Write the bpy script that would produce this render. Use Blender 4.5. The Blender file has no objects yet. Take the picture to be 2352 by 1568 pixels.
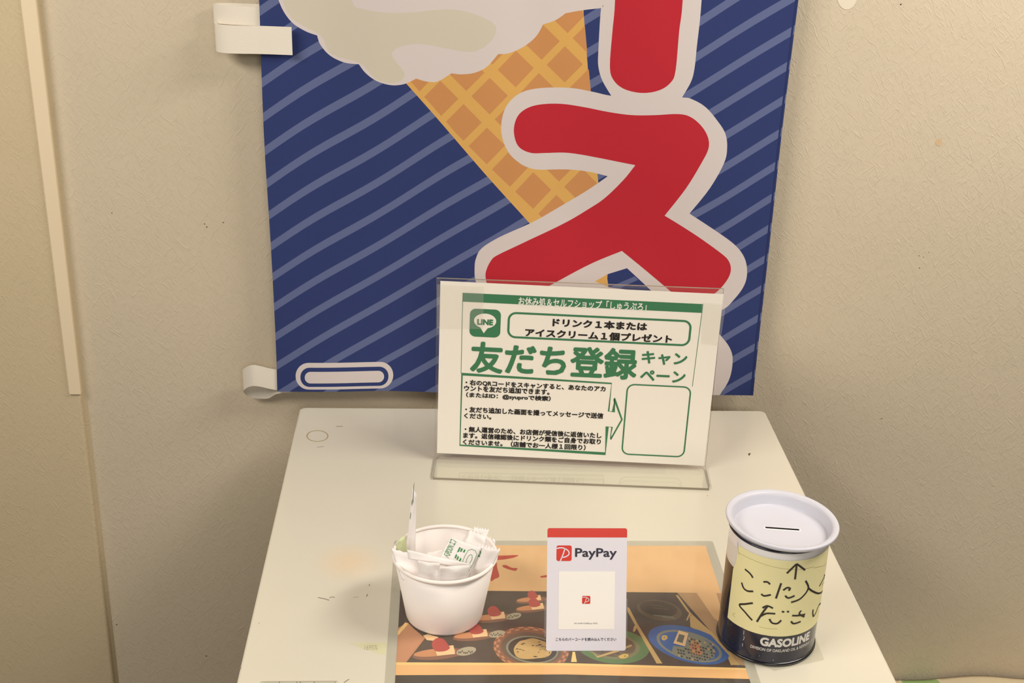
import bpy, bmesh, math, random
import numpy as np
from mathutils import Vector, Matrix
from mathutils.geometry import delaunay_2d_cdt
random.seed(7)
D = bpy.data; C = bpy.context.scene.collection
S = 0.001                      # everything below is written in millimetres, table top at z = 0
ZT = 720.0                     # table top above the floor
CX, CY = 1176.0, 784.0
# ------------------------------------------------------------------ camera
def _basis():
    n = np.array([949 - CX, 7590 - CY]); d = np.array([1030 - CX, -546 - CY])
    f = math.sqrt(-(n @ d))
    up = np.array([-n[0], n[1], f]); up /= np.linalg.norm(up)
    Y = np.array([d[0], -d[1], -f]); Y -= up * (Y @ up); Y /= np.linalg.norm(Y)
    return f, np.array([np.cross(Y, up), Y, up])
F, R = _basis()
CAM = np.array([0, 0, 723.9])
cd = D.cameras.new('camera'); cam = D.objects.new('camera', cd); C.objects.link(cam)
cd.sensor_width = 36; cd.lens = F / 2352 * 36; cd.clip_start = .05; cd.clip_end = 50
M = Matrix([list(map(float, r)) for r in R]).to_4x4(); M.translation = Vector((0, 0, (723.9 + ZT) * S))
cam.matrix_world = M
bpy.context.scene.camera = cam
# ------------------------------------------------------------------ light
sc = bpy.context.scene
sc.view_settings.view_transform = 'Standard'; sc.view_settings.look = 'None'
sc.view_settings.exposure = 0.08; sc.view_settings.gamma = 1.0; sc.view_settings.use_curve_mapping = False
w = D.worlds.new('room'); sc.world = w; w.use_nodes = True
w.node_tree.nodes['Background'].inputs[0].default_value = (1.0, .86, .66, 1)
w.node_tree.nodes['Background'].inputs[1].default_value = 0.045
def area(name, loc, target, sx, sy, power, col):
    l = D.lights.new(name, 'AREA'); l.shape = 'RECTANGLE'; l.size = sx; l.size_y = sy
    l.energy = power; l.color = col
    o = D.objects.new(name, l); C.objects.link(o)
    o.location = [c * S for c in (loc[0], loc[1], loc[2] + ZT)]
    t = Vector([c * S for c in (target[0], target[1], target[2] + ZT)])
    o.rotation_euler = (t - o.location).to_track_quat('-Z', 'Y').to_euler()
    return o
area('ceiling_light', (1050, 930, 1250), (900, 1150, 0), .9, .25, 17.5, (1, .92, .83))
area('ceiling_light', (-900, 300, 1200), (300, 1300, 100), .9, .3, 16.5, (1, .92, .83))
area('front_fill', (420, -1700, 1350), (150, 1300, 60), 1.1, .6, 18, (1, .97, .93))  # fill light added behind the camera to brighten the front-facing paper

# ------------------------------------------------------------------ pixel rays onto real surfaces
def ray(x, y): return R @ np.array([x - CX, -(y - CY), -F])
def on_z(x, y, z=0.0):
    r = ray(x, y); return CAM + r * ((z - CAM[2]) / r[2])
def on_y(x, y, Y):
    r = ray(x, y); return CAM + r * ((Y - CAM[1]) / r[1])
class Plane:                    # a flat sheet with its own origin and axes (mm)
    def __init__(s, o, X, U):
        s.o = np.array(o, float); s.X = np.array(X, float); s.U = np.array(U, float); s.N = np.cross(s.X, s.U)
    def uv(s, x, y):
        r = ray(x, y); t = ((s.o - CAM) @ s.N) / (r @ s.N); p = CAM + r * t - s.o
        return (float(p @ s.X), float(p @ s.U))
    def at(s, u, v, h=0.0): return s.o + s.X * u + s.U * v + s.N * h
class Cyl:                      # upright cylinder, u = r*angle from the side facing -y, v = height
    def __init__(s, cx, cy, r): s.cx, s.cy, s.r = cx, cy, r
    def uv(s, x, y):
        d = ray(x, y); ox, oy = CAM[0] - s.cx, CAM[1] - s.cy
        a = d[0]**2 + d[1]**2; b = 2 * (ox * d[0] + oy * d[1]); c = ox**2 + oy**2 - s.r**2
        q = b * b - 4 * a * c
        t = (-b - math.sqrt(max(q, 0))) / (2 * a)
        p = CAM + d * t
        return (s.r * math.atan2(p[0] - s.cx, -(p[1] - s.cy)), float(p[2]))
    def at(s, u, v, h=0.0):
        a = u / s.r; rr = s.r + h
        return np.array([s.cx + rr * math.sin(a), s.cy - rr * math.cos(a), v])

# ------------------------------------------------------------------ materials
def lin(c):
    c = c / 255.0
    return c / 12.92 if c <= .04045 else ((c + .055) / 1.055) ** 2.4
_mats = {}
def mat(name, rgb, rough=.6, spec=.5, var=0.0, vscale=8, bump=0.0, bscale=200, coat=0.0, metal=0.0):
    if name in _mats: return _mats[name]
    m = D.materials.new(name); m.use_nodes = True; nt = m.node_tree; b = nt.nodes['Principled BSDF']
    col = (lin(rgb[0]), lin(rgb[1]), lin(rgb[2]), 1)
    b.inputs['Base Color'].default_value = col; b.inputs['Roughness'].default_value = rough
    b.inputs['Specular IOR Level'].default_value = spec; b.inputs['Metallic'].default_value = metal
    b.inputs['Coat Weight'].default_value = coat; b.inputs['Coat Roughness'].default_value = .08
    tc = nt.nodes.new('ShaderNodeTexCoord')
    n = nt.nodes.new('ShaderNodeTexNoise'); n.inputs['Scale'].default_value = vscale; n.inputs['Detail'].default_value = 4
    nt.links.new(tc.outputs['Object'], n.inputs['Vector'])
    mx = nt.nodes.new('ShaderNodeMix'); mx.data_type = 'RGBA'
    mx.inputs[6].default_value = tuple(c * (1 - var) for c in col[:3]) + (1,)
    mx.inputs[7].default_value = tuple(min(1, c * (1 + var)) for c in col[:3]) + (1,)
    nt.links.new(n.outputs['Fac'], mx.inputs[0]); nt.links.new(mx.outputs[2], b.inputs['Base Color'])
    if bump:
        n2 = nt.nodes.new('ShaderNodeTexNoise'); n2.inputs['Scale'].default_value = bscale; n2.inputs['Detail'].default_value = 3
        nt.links.new(tc.outputs['Object'], n2.inputs['Vector'])
        bp = nt.nodes.new('ShaderNodeBump'); bp.inputs['Strength'].default_value = bump; bp.inputs['Distance'].default_value = .0005
        nt.links.new(n2.outputs['Fac'], bp.inputs['Height']); nt.links.new(bp.outputs[0], b.inputs['Normal'])
    _mats[name] = m; return m
def clear(name, tint=.95, rough=.04, milky=0.0, ior=1.45):
    if name in _mats: return _mats[name]
    m = D.materials.new(name); m.use_nodes = True; nt = m.node_tree
    for x in list(nt.nodes):
        if x.type == 'BSDF_PRINCIPLED': nt.nodes.remove(x)
    out = [x for x in nt.nodes if x.type == 'OUTPUT_MATERIAL'][0]
    t = nt.nodes.new('ShaderNodeBsdfTransparent'); t.inputs[0].default_value = (tint, tint, tint * .985, 1)
    g = nt.nodes.new('ShaderNodeBsdfGlossy'); g.inputs['Roughness'].default_value = rough
    d = nt.nodes.new('ShaderNodeBsdfDiffuse'); d.inputs[0].default_value = (.93, .91, .88, 1)
    lw = nt.nodes.new('ShaderNodeLayerWeight'); lw.inputs[0].default_value = .5
    pw = nt.nodes.new('ShaderNodeMath'); pw.operation = 'POWER'; pw.inputs[1].default_value = 5
    nt.links.new(lw.outputs['Facing'], pw.inputs[0])
    f = nt.nodes.new('ShaderNodeMath'); f.operation = 'MULTIPLY_ADD'; f.inputs[1].default_value = .94; f.inputs[2].default_value = .04
    nt.links.new(pw.outputs[0], f.inputs[0])
    a = nt.nodes.new('ShaderNodeMixShader'); b = nt.nodes.new('ShaderNodeMixShader')
    a.inputs[0].default_value = milky
    nt.links.new(t.outputs[0], a.inputs[1]); nt.links.new(d.outputs[0], a.inputs[2])
    nt.links.new(f.outputs[0], b.inputs[0]); nt.links.new(a.outputs[0], b.inputs[1]); nt.links.new(g.outputs[0], b.inputs[2])
    nt.links.new(b.outputs[0], out.inputs[0]); _mats[name] = m; return m
def wallpaper(name, rgb, strength=.5):
    m = D.materials.new(name); m.use_nodes = True; nt = m.node_tree; b = nt.nodes['Principled BSDF']
    b.inputs['Roughness'].default_value = .62; b.inputs['Specular IOR Level'].default_value = .35
    col = [lin(c) for c in rgb]
    tc = nt.nodes.new('ShaderNodeTexCoord')
    hs = []
    for k, (ang, sx, sz) in enumerate(((.9, 55, 420), (-.7, 60, 460), (2.0, 50, 380))):
        mp = nt.nodes.new('ShaderNodeMapping'); mp.inputs['Rotation'].default_value = (0, ang, 0)
        mp2 = nt.nodes.new('ShaderNodeMapping'); mp2.inputs['Scale'].default_value = (sx, 40, sz)
        mp2.inputs['Location'].default_value = (k * 7.3, k * 3.1, k * 5.7)
        n = nt.nodes.new('ShaderNodeTexNoise'); n.inputs['Scale'].default_value = 1; n.inputs['Detail'].default_value = 1.5
        n.inputs['Distortion'].default_value = 1.2
        rp = nt.nodes.new('ShaderNodeMapRange'); rp.inputs[1].default_value = .58; rp.inputs[2].default_value = .75
        nt.links.new(tc.outputs['Object'], mp.inputs[0]); nt.links.new(mp.outputs[0], mp2.inputs[0])
        nt.links.new(mp2.outputs[0], n.inputs['Vector']); nt.links.new(n.outputs['Fac'], rp.inputs[0]); hs.append(rp)
    m1 = nt.nodes.new('ShaderNodeMath'); m1.operation = 'MAXIMUM'; m2 = nt.nodes.new('ShaderNodeMath'); m2.operation = 'MAXIMUM'
    nt.links.new(hs[0].outputs[0], m1.inputs[0]); nt.links.new(hs[1].outputs[0], m1.inputs[1])
    nt.links.new(m1.outputs[0], m2.inputs[0]); nt.links.new(hs[2].outputs[0], m2.inputs[1])
    g = nt.nodes.new('ShaderNodeTexNoise'); g.inputs['Scale'].default_value = 160; g.inputs['Detail'].default_value = 4
    nt.links.new(tc.outputs['Object'], g.inputs['Vector'])
    ad = nt.nodes.new('ShaderNodeMath'); ad.operation = 'MULTIPLY_ADD'; ad.inputs[1].default_value = .8
    nt.links.new(g.outputs['Fac'], ad.inputs[0]); nt.links.new(m2.outputs[0], ad.inputs[2])
    bp = nt.nodes.new('ShaderNodeBump'); bp.inputs['Strength'].default_value = strength; bp.inputs['Distance'].default_value = .0006
    nt.links.new(ad.outputs[0], bp.inputs['Height']); nt.links.new(bp.outputs[0], b.inputs['Normal'])
    v = nt.nodes.new('ShaderNodeTexNoise'); v.inputs['Scale'].default_value = 5; v.inputs['Detail'].default_value = 5
    nt.links.new(tc.outputs['Object'], v.inputs['Vector'])
    mx = nt.nodes.new('ShaderNodeMix'); mx.data_type = 'RGBA'
    mx.inputs[6].default_value = (col[0] * .93, col[1] * .95, col[2] * .93, 1); mx.inputs[7].default_value = (col[0] * 1.05, col[1] * 1.03, col[2] * 1.05, 1)
    nt.links.new(v.outputs['Fac'], mx.inputs[0]); nt.links.new(mx.outputs[2], b.inputs['Base Color'])
    return m

# ------------------------------------------------------------------ object helpers
def wl(o):
    if o is None: return np.zeros(3)
    p = np.array(o.location) / S
    return p + wl(o.parent)
def build(name, verts, faces, mats, parent=None, base=None, mi=None, smooth=False):
    """verts in world mm with table top at z=0; base = origin of a top-level object."""
    off = (wl(parent) if parent is not None else np.array(base if base is not None else (0, 0, 0), float) + [0, 0, ZT])
    me = D.meshes.new(name)
    me.from_pydata([tuple((np.array(v) + [0, 0, ZT] - off) * S) for v in verts], [], [tuple(f) for f in faces])
    for m in (mats if isinstance(mats, (list, tuple)) else [mats]): me.materials.append(m)
    if mi is not None: me.polygons.foreach_set('material_index', mi)
    if smooth: me.polygons.foreach_set('use_smooth', [True] * len(me.polygons))
    me.update()
    o = D.objects.new(name, me); C.objects.link(o)
    if parent is not None: o.parent = parent
    else: o.location = off * S
    return o
def thing(name, label, cat, base, group=None):
    o = D.objects.new(name, None); C.objects.link(o); o.location = [c * S for c in (base[0], base[1], base[2] + ZT)]
    o.empty_display_size = .02; o['label'] = label; o['category'] = cat
    if group: o['group'] = group
    return o
def tag(o, label, cat, group=None):
    o['label'] = label; o['category'] = cat
    if group: o['group'] = group
    return o
def box(name, x0, x1, y0, y1, z0, z1, m, parent=None, base=None, bevel=0.0, seg=3):
    bm = bmesh.new(); vs = [bm.verts.new((x, y, z)) for z in (z0, z1) for y in (y0, y1) for x in (x0, x1)]
    for f in ((0, 2, 3, 1), (4, 5, 7, 6), (0, 1, 5, 4), (2, 6, 7, 3), (0, 4, 6, 2), (1, 3, 7, 5)): bm.faces.new([vs[i] for i in f])
    if bevel: bmesh.ops.bevel(bm, geom=list(bm.edges), offset=bevel, segments=seg, affect='EDGES', profile=.5)
    bmesh.ops.recalc_face_normals(bm, faces=bm.faces)
    V = [tuple(v.co) for v in bm.verts]; bm.verts.index_update(); Fc = [[v.index for v in f.verts] for f in bm.faces]; bm.free()
    return build(name, V, Fc, m, parent, base)
def lathe(name, prof, cx, cy, m, parent, n=96, tilt=(0, 0), z0=0, smooth=True, mi=None):
    V, Fc, MI = [], [], []
    for r, z in prof:
        for k in range(n):
            a = 2 * math.pi * k / n; x, y = r * math.cos(a), r * math.sin(a)
            V.append((cx + x, cy + y, z0 + z + tilt[0] * x + tilt[1] * y))
    for j in range(len(prof) - 1):
        for k in range(n):
            k2 = (k + 1) % n; Fc.append((j * n + k, j * n + k2, (j + 1) * n + k2, (j + 1) * n + k)); MI.append(mi[j] if mi else 0)
    o = build(name, V, Fc, m, parent, mi=MI, smooth=smooth); fix(o); return o
def fix(o, sharp=None):
    bm = bmesh.new(); bm.from_mesh(o.data); bmesh.ops.recalc_face_normals(bm, faces=bm.faces); bm.to_mesh(o.data); bm.free()
def spline(pts, n=6):
    """closed outline; (x,y,1) is a corner, (x,y) a smooth point."""
    N = len(pts); out = []
    g = lambda i: np.array(pts[i % N][:2], float); c = lambda i: len(pts[i % N]) > 2
    for i in range(N):
        p1, p2 = g(i), g(i + 1)
        p0 = p1 if c(i) else g(i - 1); p3 = p2 if c(i + 1) else g(i + 2)
        for k in range(n):
            t = k / n
            out.append(tuple(.5 * ((2 * p1) + (-p0 + p2) * t + (2 * p0 - 5 * p1 + 4 * p2 - p3) * t * t + (-p0 + 3 * p1 - 3 * p2 + p3) * t**3)))
    return out
def openspline(pts, n=6):
    out = []; N = len(pts); g = lambda i: np.array(pts[max(0, min(N - 1, i))][:2], float)
    for i in range(N - 1):
        p0, p1, p2, p3 = g(i - 1), g(i), g(i + 1), g(i + 2)
        for k in range(n):
            t = k / n
            out.append(tuple(.5 * ((2 * p1) + (-p0 + p2) * t + (2 * p0 - 5 * p1 + 4 * p2 - p3) * t * t + (-p0 + 3 * p1 - 3 * p2 + p3) * t**3)))
    out.append(tuple(g(N - 1))); return out
def ellipse(cx, cy, rx, ry, rot=0, n=48):
    c, s = math.cos(rot), math.sin(rot)
    return [(cx + rx * math.cos(a) * c - ry * math.sin(a) * s, cy + rx * math.cos(a) * s + ry * math.sin(a) * c) for a in [2 * math.pi * k / n for k in range(n)]]
def rrect(x0, x1, y0, y1, r, n=6):
    out = []
    for cx, cy, a0 in ((x1 - r, y1 - r, 0), (x0 + r, y1 - r, 90), (x0 + r, y0 + r, 180), (x1 - r, y0 + r, 270)):
        for k in range(n + 1):
            a = math.radians(a0 + 90 * k / n); out.append((cx + r * math.cos(a), cy + r * math.sin(a)))
    return out
def inside(P, poly):
    x, y = P[:, 0], P[:, 1]; px = np.array(poly); r = np.zeros(len(P), bool); n = len(px); j = n - 1
    for i in range(n):
        xi, yi = px[i]; xj, yj = px[j]
        if yi != yj:
            c = ((yi > y) != (yj > y)) & (x < (xj - xi) * (y - yi) / (yj - yi) + xi); r ^= c
        j = i
    return r
def printed(name, outline, regions, mats, fn, step, parent=None, base=None, smooth=False, weld=0.0):
    """One sheet cut exactly along its printed shapes. regions: [(poly_uv, material index)], later wins."""
    o = np.array(outline); x0, y0 = o.min(0); x1, y1 = o.max(0)
    V = []; E = []
    def add(poly):
        if step:                                   # long straight edges follow the curve of the surface too
            q = []
            for i in range(len(poly)):
                p0, p1 = np.array(poly[i], float), np.array(poly[(i + 1) % len(poly)], float); k = max(1, int(math.ceil(np.linalg.norm(p1 - p0) / step)))
                q += [tuple(p0 + (p1 - p0) * j / k) for j in range(k)]
            poly = q
        b = len(V); V.extend([Vector((float(p[0]), float(p[1]))) for p in poly]); n = len(poly)
        E.extend([(b + i, b + (i + 1) % n) for i in range(n)])
    add(outline)
    for p, _ in regions: add(p)
    if step:
        gx = np.arange(x0 + step * .5, x1, step); gy = np.arange(y0 + step * .5, y1, step)
        G = np.array([(a, b) for a in gx for b in gy]); G = G[inside(G, outline)]
        V.extend([Vector((float(a), float(b))) for a, b in G])
    vv, ee, ff = delaunay_2d_cdt(V, E, [], 0, 1e-4)[:3]
    P = np.array([(v.x, v.y) for v in vv]); ff = [f for f in ff]
    ctr = np.array([P[list(f)].mean(0) for f in ff])
    keep = inside(ctr, outline); mi = np.zeros(len(ff), int)
    for p, k in regions: mi[inside(ctr, p)] = k
    ff = [f for f, q in zip(ff, keep) if q]; mi = mi[keep].tolist()
    used = sorted({i for f in ff for i in f}); mp = {u: i for i, u in enumerate(used)}
    verts = [fn(P[i][0], P[i][1]) for i in used]
    ob = build(name, verts, [[mp[i] for i in f] for f in ff], mats, parent, base, mi=mi, smooth=smooth)
    if weld:
        bm = bmesh.new(); bm.from_mesh(ob.data); bmesh.ops.remove_doubles(bm, verts=bm.verts, dist=weld * S); bm.to_mesh(ob.data); bm.free()
    return ob
def ribbon_poly(pts, w):
    """constant-width closed outline around an open polyline with round-ish ends."""
    P = [np.array(p[:2], float) for p in pts]; L, Rr = [], []
    for i, p in enumerate(P):
        t = P[min(i + 1, len(P) - 1)] - P[max(i - 1, 0)]; t = t / (np.linalg.norm(t) + 1e-9); n = np.array([-t[1], t[0]])
        if i == 0: L.append(p - t * w * .35 + n * w * .25); Rr.append(p - t * w * .35 - n * w * .25)
        L.append(p + n * w / 2); Rr.append(p - n * w / 2)
        if i == len(P) - 1: L.append(p + t * w * .35 + n * w * .25); Rr.append(p + t * w * .35 - n * w * .25)
    return [tuple(a) for a in L] + [tuple(a) for a in Rr[::-1]]
def strokes(name, lines, width, m, fn, parent=None, base=None, n=5, closed=False):
    """flat ink lines laid on a surface through fn(u,v)."""
    V, Fc = [], []
    for ln in lines:
        wd = width
        if isinstance(ln, tuple): ln, wd = ln
        P = [np.array(p, float) for p in (openspline(ln, n) if n > 1 and len(ln) > 2 else ln)]
        if closed: P.append(P[0])
        b = len(V); N = len(P)
        for i, p in enumerate(P):
            if closed and i in (0, N - 1): t1, t0 = P[1], P[-2]
            else: t1, t0 = P[min(i + 1, N - 1)], P[max(i - 1, 0)]
            t = t1 - t0; t = t / (np.linalg.norm(t) + 1e-9); q = np.array([-t[1], t[0]])
            k = 1.0
            if closed:
                d = P[i] - (P[i - 1] if i else P[-2]); d = d / (np.linalg.norm(d) + 1e-9); k = 1 / max(.5, abs(float(d @ t)))
            V += [fn(*(p + q * wd * k / 2)), fn(*(p - q * wd * k / 2))]
            if i: Fc.append((b + 2 * i - 2, b + 2 * i - 1, b + 2 * i + 1, b + 2 * i))
    return build(name, V, Fc, m, parent, base)
_pending = []
def text(name, body, box_uv, fn, m, parent, bold=0.0, keep_h=None):
    """lettering stretched to the box (u0,u1,v0,v1) of a surface; built in one batch by flush_text()."""
    cu = D.curves.new(name, 'FONT'); cu.body = body; cu.size = 1; cu.resolution_u = 3
    cu.dimensions = '2D'; cu.fill_mode = 'BOTH'
    o = D.objects.new(name + '_src', cu); C.objects.link(o)
    _pending.append((o, name, box_uv, fn, m, parent, bold))
def flush_text():
    dg = bpy.context.evaluated_depsgraph_get(); dg.update(); done = []
    for o, name, (u0, u1, v0, v1), fn, m, parent, bold in _pending:
        me = D.meshes.new_from_object(o.evaluated_get(dg))
        bm = bmesh.new(); bm.from_mesh(me)
        P = np.array([v.co[:2] for v in bm.verts]); a, b = P.min(0), P.max(0)
        s = ((u1 - u0) / (b[0] - a[0]), (v1 - v0) / (b[1] - a[1]))
        bm.verts.index_update(); F0 = [[v.index for v in f.verts] for f in bm.faces]; V, Fc = [], []
        # heavier weight: the glyph repeated on a tiny ring of offsets, kept inside the box
        ring = [(0, 0)] if not bold else [(bold * math.cos(t), bold * math.sin(t)) for t in [math.pi / 4 * k for k in range(8)]]
        g0, g1 = a - bold, b + bold; s = ((u1 - u0) / (g1[0] - g0[0]), (v1 - v0) / (g1[1] - g0[1]))
        for dx, dy in ring:
            k0 = len(V)
            for v in bm.verts:
                uu, vv_ = u0 + (v.co.x + dx - g0[0]) * s[0], v0 + (v.co.y + dy - g0[1]) * s[1]; p = np.array(fn(uu, vv_))
                if bold:
                    e = max(1e-3, (u1 - u0) * 1e-3); nn = np.cross(np.array(fn(uu + e, vv_)) - p, np.array(fn(uu, vv_ + e)) - p)
                    p = p + nn / (np.linalg.norm(nn) + 1e-12) * .012 * (k0 // max(1, len(bm.verts)))
                V.append(p)
            Fc += [[i + k0 for i in f] for f in F0]
        bm.free()
        done.append((name, V, Fc, m, parent)); D.meshes.remove(me)
    for o, *_ in _pending:
        cu = o.data; D.objects.remove(o); D.curves.remove(cu)
    for name, V, Fc, m, parent in done: build(name, V, Fc, m, parent)
    _pending.clear()

# ------------------------------------------------------------------ the room
WALL = 1480.0
WX0, WX1, CEIL = -2000, 2600, 1750
wall_m = wallpaper('fibrous_wallpaper', (214, 200, 174), .46)
pil_m = wallpaper('fibrous_wallpaper_warm_lit', (214, 196, 160), .4)  # warmer light on the pillar is put into its base colour
o = box('wall_back', -900, WX1, WALL, WALL + 80, -ZT, CEIL, wall_m, base=(0, WALL, -ZT)); o['kind'] = 'structure'
# pillar standing proud of the wall on the left, with a rounded corner
PD, PR, PX = 10, 4, -445
prof = [(-2000, WALL + 80), (-2000, WALL - PD), (PX - PR, WALL - PD)]
for k in range(1, 9):
    a = math.radians(90 * k / 8); prof.append((PX - PR + PR * math.sin(a), WALL - PD + PR - PR * math.cos(a)))
prof += [(PX, WALL - 5), (PX + 1.5, WALL - 1.5), (PX + 5, WALL + .5), (PX + 5, WALL + 80)]
V = [(x, y, z) for z in (-ZT, CEIL) for x, y in prof]; n = len(prof)
o = build('wall_left', V, [(i, (i + 1) % n, n + (i + 1) % n, n + i) for i in range(n)], pil_m, base=(PX, WALL, -ZT), smooth=False)
fix(o); o['kind'] = 'structure'
for i, p in enumerate(o.data.polygons):
    if abs(p.normal.x) > .02 and abs(p.normal.y) > .02: p.use_smooth = True
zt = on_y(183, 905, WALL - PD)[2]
o = box('pale_strip_1', PX - 22.5, PX + .8, WALL - PD - 2.5, WALL - PD + 4, zt, CEIL, mat('ivory_corner_strip', (243, 224, 190), .5, .4, var=.02, vscale=6), base=(PX, WALL - PD, zt), bevel=1.2); o['kind'] = 'structure'  # pale strip along the pillar edge, lighter than the wall beside it
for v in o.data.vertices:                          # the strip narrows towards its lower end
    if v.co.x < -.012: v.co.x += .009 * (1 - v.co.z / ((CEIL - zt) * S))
o = box('floor', WX0, WX1, -2600, WALL, -ZT - 40, -ZT, mat('grey_vinyl', (84, 68, 50), .5, var=.15), base=(0, 0, -ZT)); o['kind'] = 'structure'

# ------------------------------------------------------------------ table
tw = mat('white_laminate', (216, 210, 192), .22, .5, var=.02, vscale=5)
tb = thing('table', 'white laminate table with a glossy marked top against the wall', 'table', (112, 1170, -ZT))
def table_material():
    nt = tw.node_tree; b = nt.nodes['Principled BSDF']; tc = [x for x in nt.nodes if x.type == 'TEX_COORD'][0]
    src = b.inputs['Base Color'].links[0].from_socket
    def soft_patch(src, cx, cy, r, col, amt):
        mp = nt.nodes.new('ShaderNodeVectorMath'); mp.operation = 'DISTANCE'
        mp.inputs[1].default_value = ((cx - 112) * S, (cy - 1170) * S, ZT * S)
        nt.links.new(tc.outputs['Object'], mp.inputs[0])
        mr = nt.nodes.new('ShaderNodeMapRange'); mr.interpolation_type = 'SMOOTHSTEP'
        mr.inputs[1].default_value = 0; mr.inputs[2].default_value = r * S; mr.inputs[3].default_value = amt; mr.inputs[4].default_value = 0
        nt.links.new(mp.outputs['Value'], mr.inputs[0])
        mx = nt.nodes.new('ShaderNodeMix'); mx.data_type = 'RGBA'; mx.inputs[7].default_value = tuple(lin(c) for c in col) + (1,)
        nt.links.new(mr.outputs[0], mx.inputs[0]); nt.links.new(src, mx.inputs[6]); return mx.outputs[2]
    p = on_z(800, 1290)
    src = soft_patch(src, p[0], p[1], 42, (228, 200, 160), .55)  # soft round peach patch to the left of the cup
    nt.links.new(src, b.inputs['Base Color'])
table_material()
def tabletop():
    # outline with softened corners, rolled edge
    x0, x1, y0, y1, r = -172.9, 400, 700, 1434.5, 7
    ol = rrect(x0, x1, y0, y1, r, 5); c = np.array([(x0 + x1) / 2, (y0 + y1) / 2]); V, Fc = [], []
    lay = [(0.0, -22), (0.0, -2.0), (.6, -.6), (2.0, 0.0)]; n = len(ol)
    for ins, z in lay:
        for x, y in ol:
            V.append((x + (ins if x < c[0] else -ins), y + (ins if y < c[1] else -ins), z))
    for j in range(3):
        for i in range(n): Fc.append((j * n + i, j * n + (i + 1) % n, (j + 1) * n + (i + 1) % n, (j + 1) * n + i))
    Fc += [tuple(range(n))[::-1], tuple(range(3 * n, 4 * n))]
    fix(build('tabletop', V, Fc, tw, tb))
tabletop()
leg_m = mat('white_steel', (215, 210, 200), .35)
for x, y in ((-150, 725), (360, 725), (-150, 1395), (360, 1395)):
    box('leg', x - 15, x + 15, y - 15, y + 15, -ZT, -22, leg_m, tb, bevel=2)
box('apron', -135, 345, 1388, 1402, -75, -22, leg_m, tb); box('apron', -135, 345, 718, 732, -75, -22, leg_m, tb)
# marks on the table top
T = Plane((0, 0, 0), (1, 0, 0), (0, 1, 0))
tf = lambda h: (lambda u, v: T.at(u, v, h))
tp = lambda pts: [T.uv(*p) for p in pts]
pencil = mat('pencil_grey', (120, 112, 90), .7); stain_m = mat('tea_stain', (178, 160, 122), .4, var=.1, vscale=60); fade_m = mat('faded_tape_residue', (212, 210, 172), .3, var=.05, vscale=60)
strokes('ring_stain', [tp(ellipse(729, 1001, 24, 12.5, 0, 40))], 1.5, stain_m, tf(.06), tb, n=1, closed=True)
strokes('scuff', [(tp([(730, 1372), (742, 1374), (756, 1378)]), 1.0), (tp([(757, 1373), (763, 1370), (769, 1372)]), .8), (tp([(811, 1372), (824, 1370)]), .4), (tp([(842, 1370), (844, 1364)]), .8), (tp([(848, 1345), (849, 1341)]), .7),
                  (tp([(772, 979), (788, 979)]), 1.1), (tp([(728, 1027), (744, 1025)]), .8), (tp([(594, 1431), (596, 1430)]), .8), (tp([(551, 1535), (552, 1532)]), 1.2),
                  (tp([(790, 1567), (802, 1559)]), .8), (tp([(1624, 1137), (1611 + 15, 1139)]), .6), (tp([(1718, 1042), (1722, 1043)]), 2.6), (tp([(1720, 1046), (1723, 1040)]), 1.6)], 1, pencil, tf(.06), tb, n=3)['kind'] = 'stuff'
box_l = [(tp([(598, 1567), (603, 1565), (774, 1564), (776, 1575)]), .7), (tp([(604, 1567.5), (770, 1567)]), .5)] + [(tp([(x, 1565), (x - 1, 1575)]), .7) for x in (642, 682, 690, 722, 770)]
strokes('printed_line', box_l, 1, mat('print_grey', (140, 135, 110), .7), tf(.06), tb, n=1)
fv = tp([(800, 1478), (838, 1475), (888, 1476), (886, 1503), (866, 1501), (852, 1494), (830, 1489), (818, 1480)])
build('tape_residue', [T.at(u, v, .05) for u, v in fv], [tuple(range(len(fv)))], fade_m, tb)
a = T.uv(837, 1492); b_ = T.uv(867, 1492)
text('faint_digits', '1695%', (a[0], b_[0], a[1], a[1] + 7), tf(.12), mat('faint_grey', (172, 166, 138), .6), tb)

# ------------------------------------------------------------------ banner
BY = 1452.0
bn = thing('banner', 'blue striped cloth banner with an ice cream cone print and red katakana lettering', 'banner', (92, BY, -10))
BP = Plane((0, BY, 0), (1, 0, 0), (0, 0, 1))
bp_ = lambda pts: [BP.uv(*p) for p in pts]
def wave(u, v):
    k = max(0.0, min(1.0, (v + 20) / 260))
    h = 3.4 * math.sin(u / 46 + v / 260) + 2.4 * math.sin(u / 23 - v / 150 + 1.3) + 1.0 * math.sin(v / 70 + u / 90)
    h += 2.2 * math.exp(-((u - 120 + (v - 250) * .12) / 26) ** 2) * math.sin(v / 95)
    return h * (.35 + .65 * k)
bfn = lambda u, v: BP.at(u, v, wave(u, v))
ol_px = [(637, 899, 1), (950, 900), (1300, 903), (1600, 906), (1730, 908, 1), (1741, 800), (1768, 560), (1797, 300), (1835, 0), (1856, -170, 1), (587, -170, 1), (595, 0), (606, 300), (622, 560), (633, 780)]
bol = bp_(spline(ol_px, 4))
blue, strp, white, red, yel, org, shade, hem = range(8)
bmats = [mat('banner_navy', (50, 62, 112), .85, .2, var=.05, vscale=12, bump=.15, bscale=1500),
         mat('banner_stripe', (98, 108, 148), .85, .2), mat('banner_white', (216, 206, 202), .85, .2),
         mat('banner_red', (190, 42, 54), .8, .2), mat('banner_waffle_yellow', (220, 172, 96), .85, .2, var=.05, vscale=14),
         mat('banner_waffle_brown', (204, 144, 90), .85, .2, var=.06, vscale=14), mat('banner_cream', (209, 201, 182), .85, .2, var=.05, vscale=6),
         mat('banner_hem', (42, 52, 98), .85, .2)]
regs = []
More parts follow.
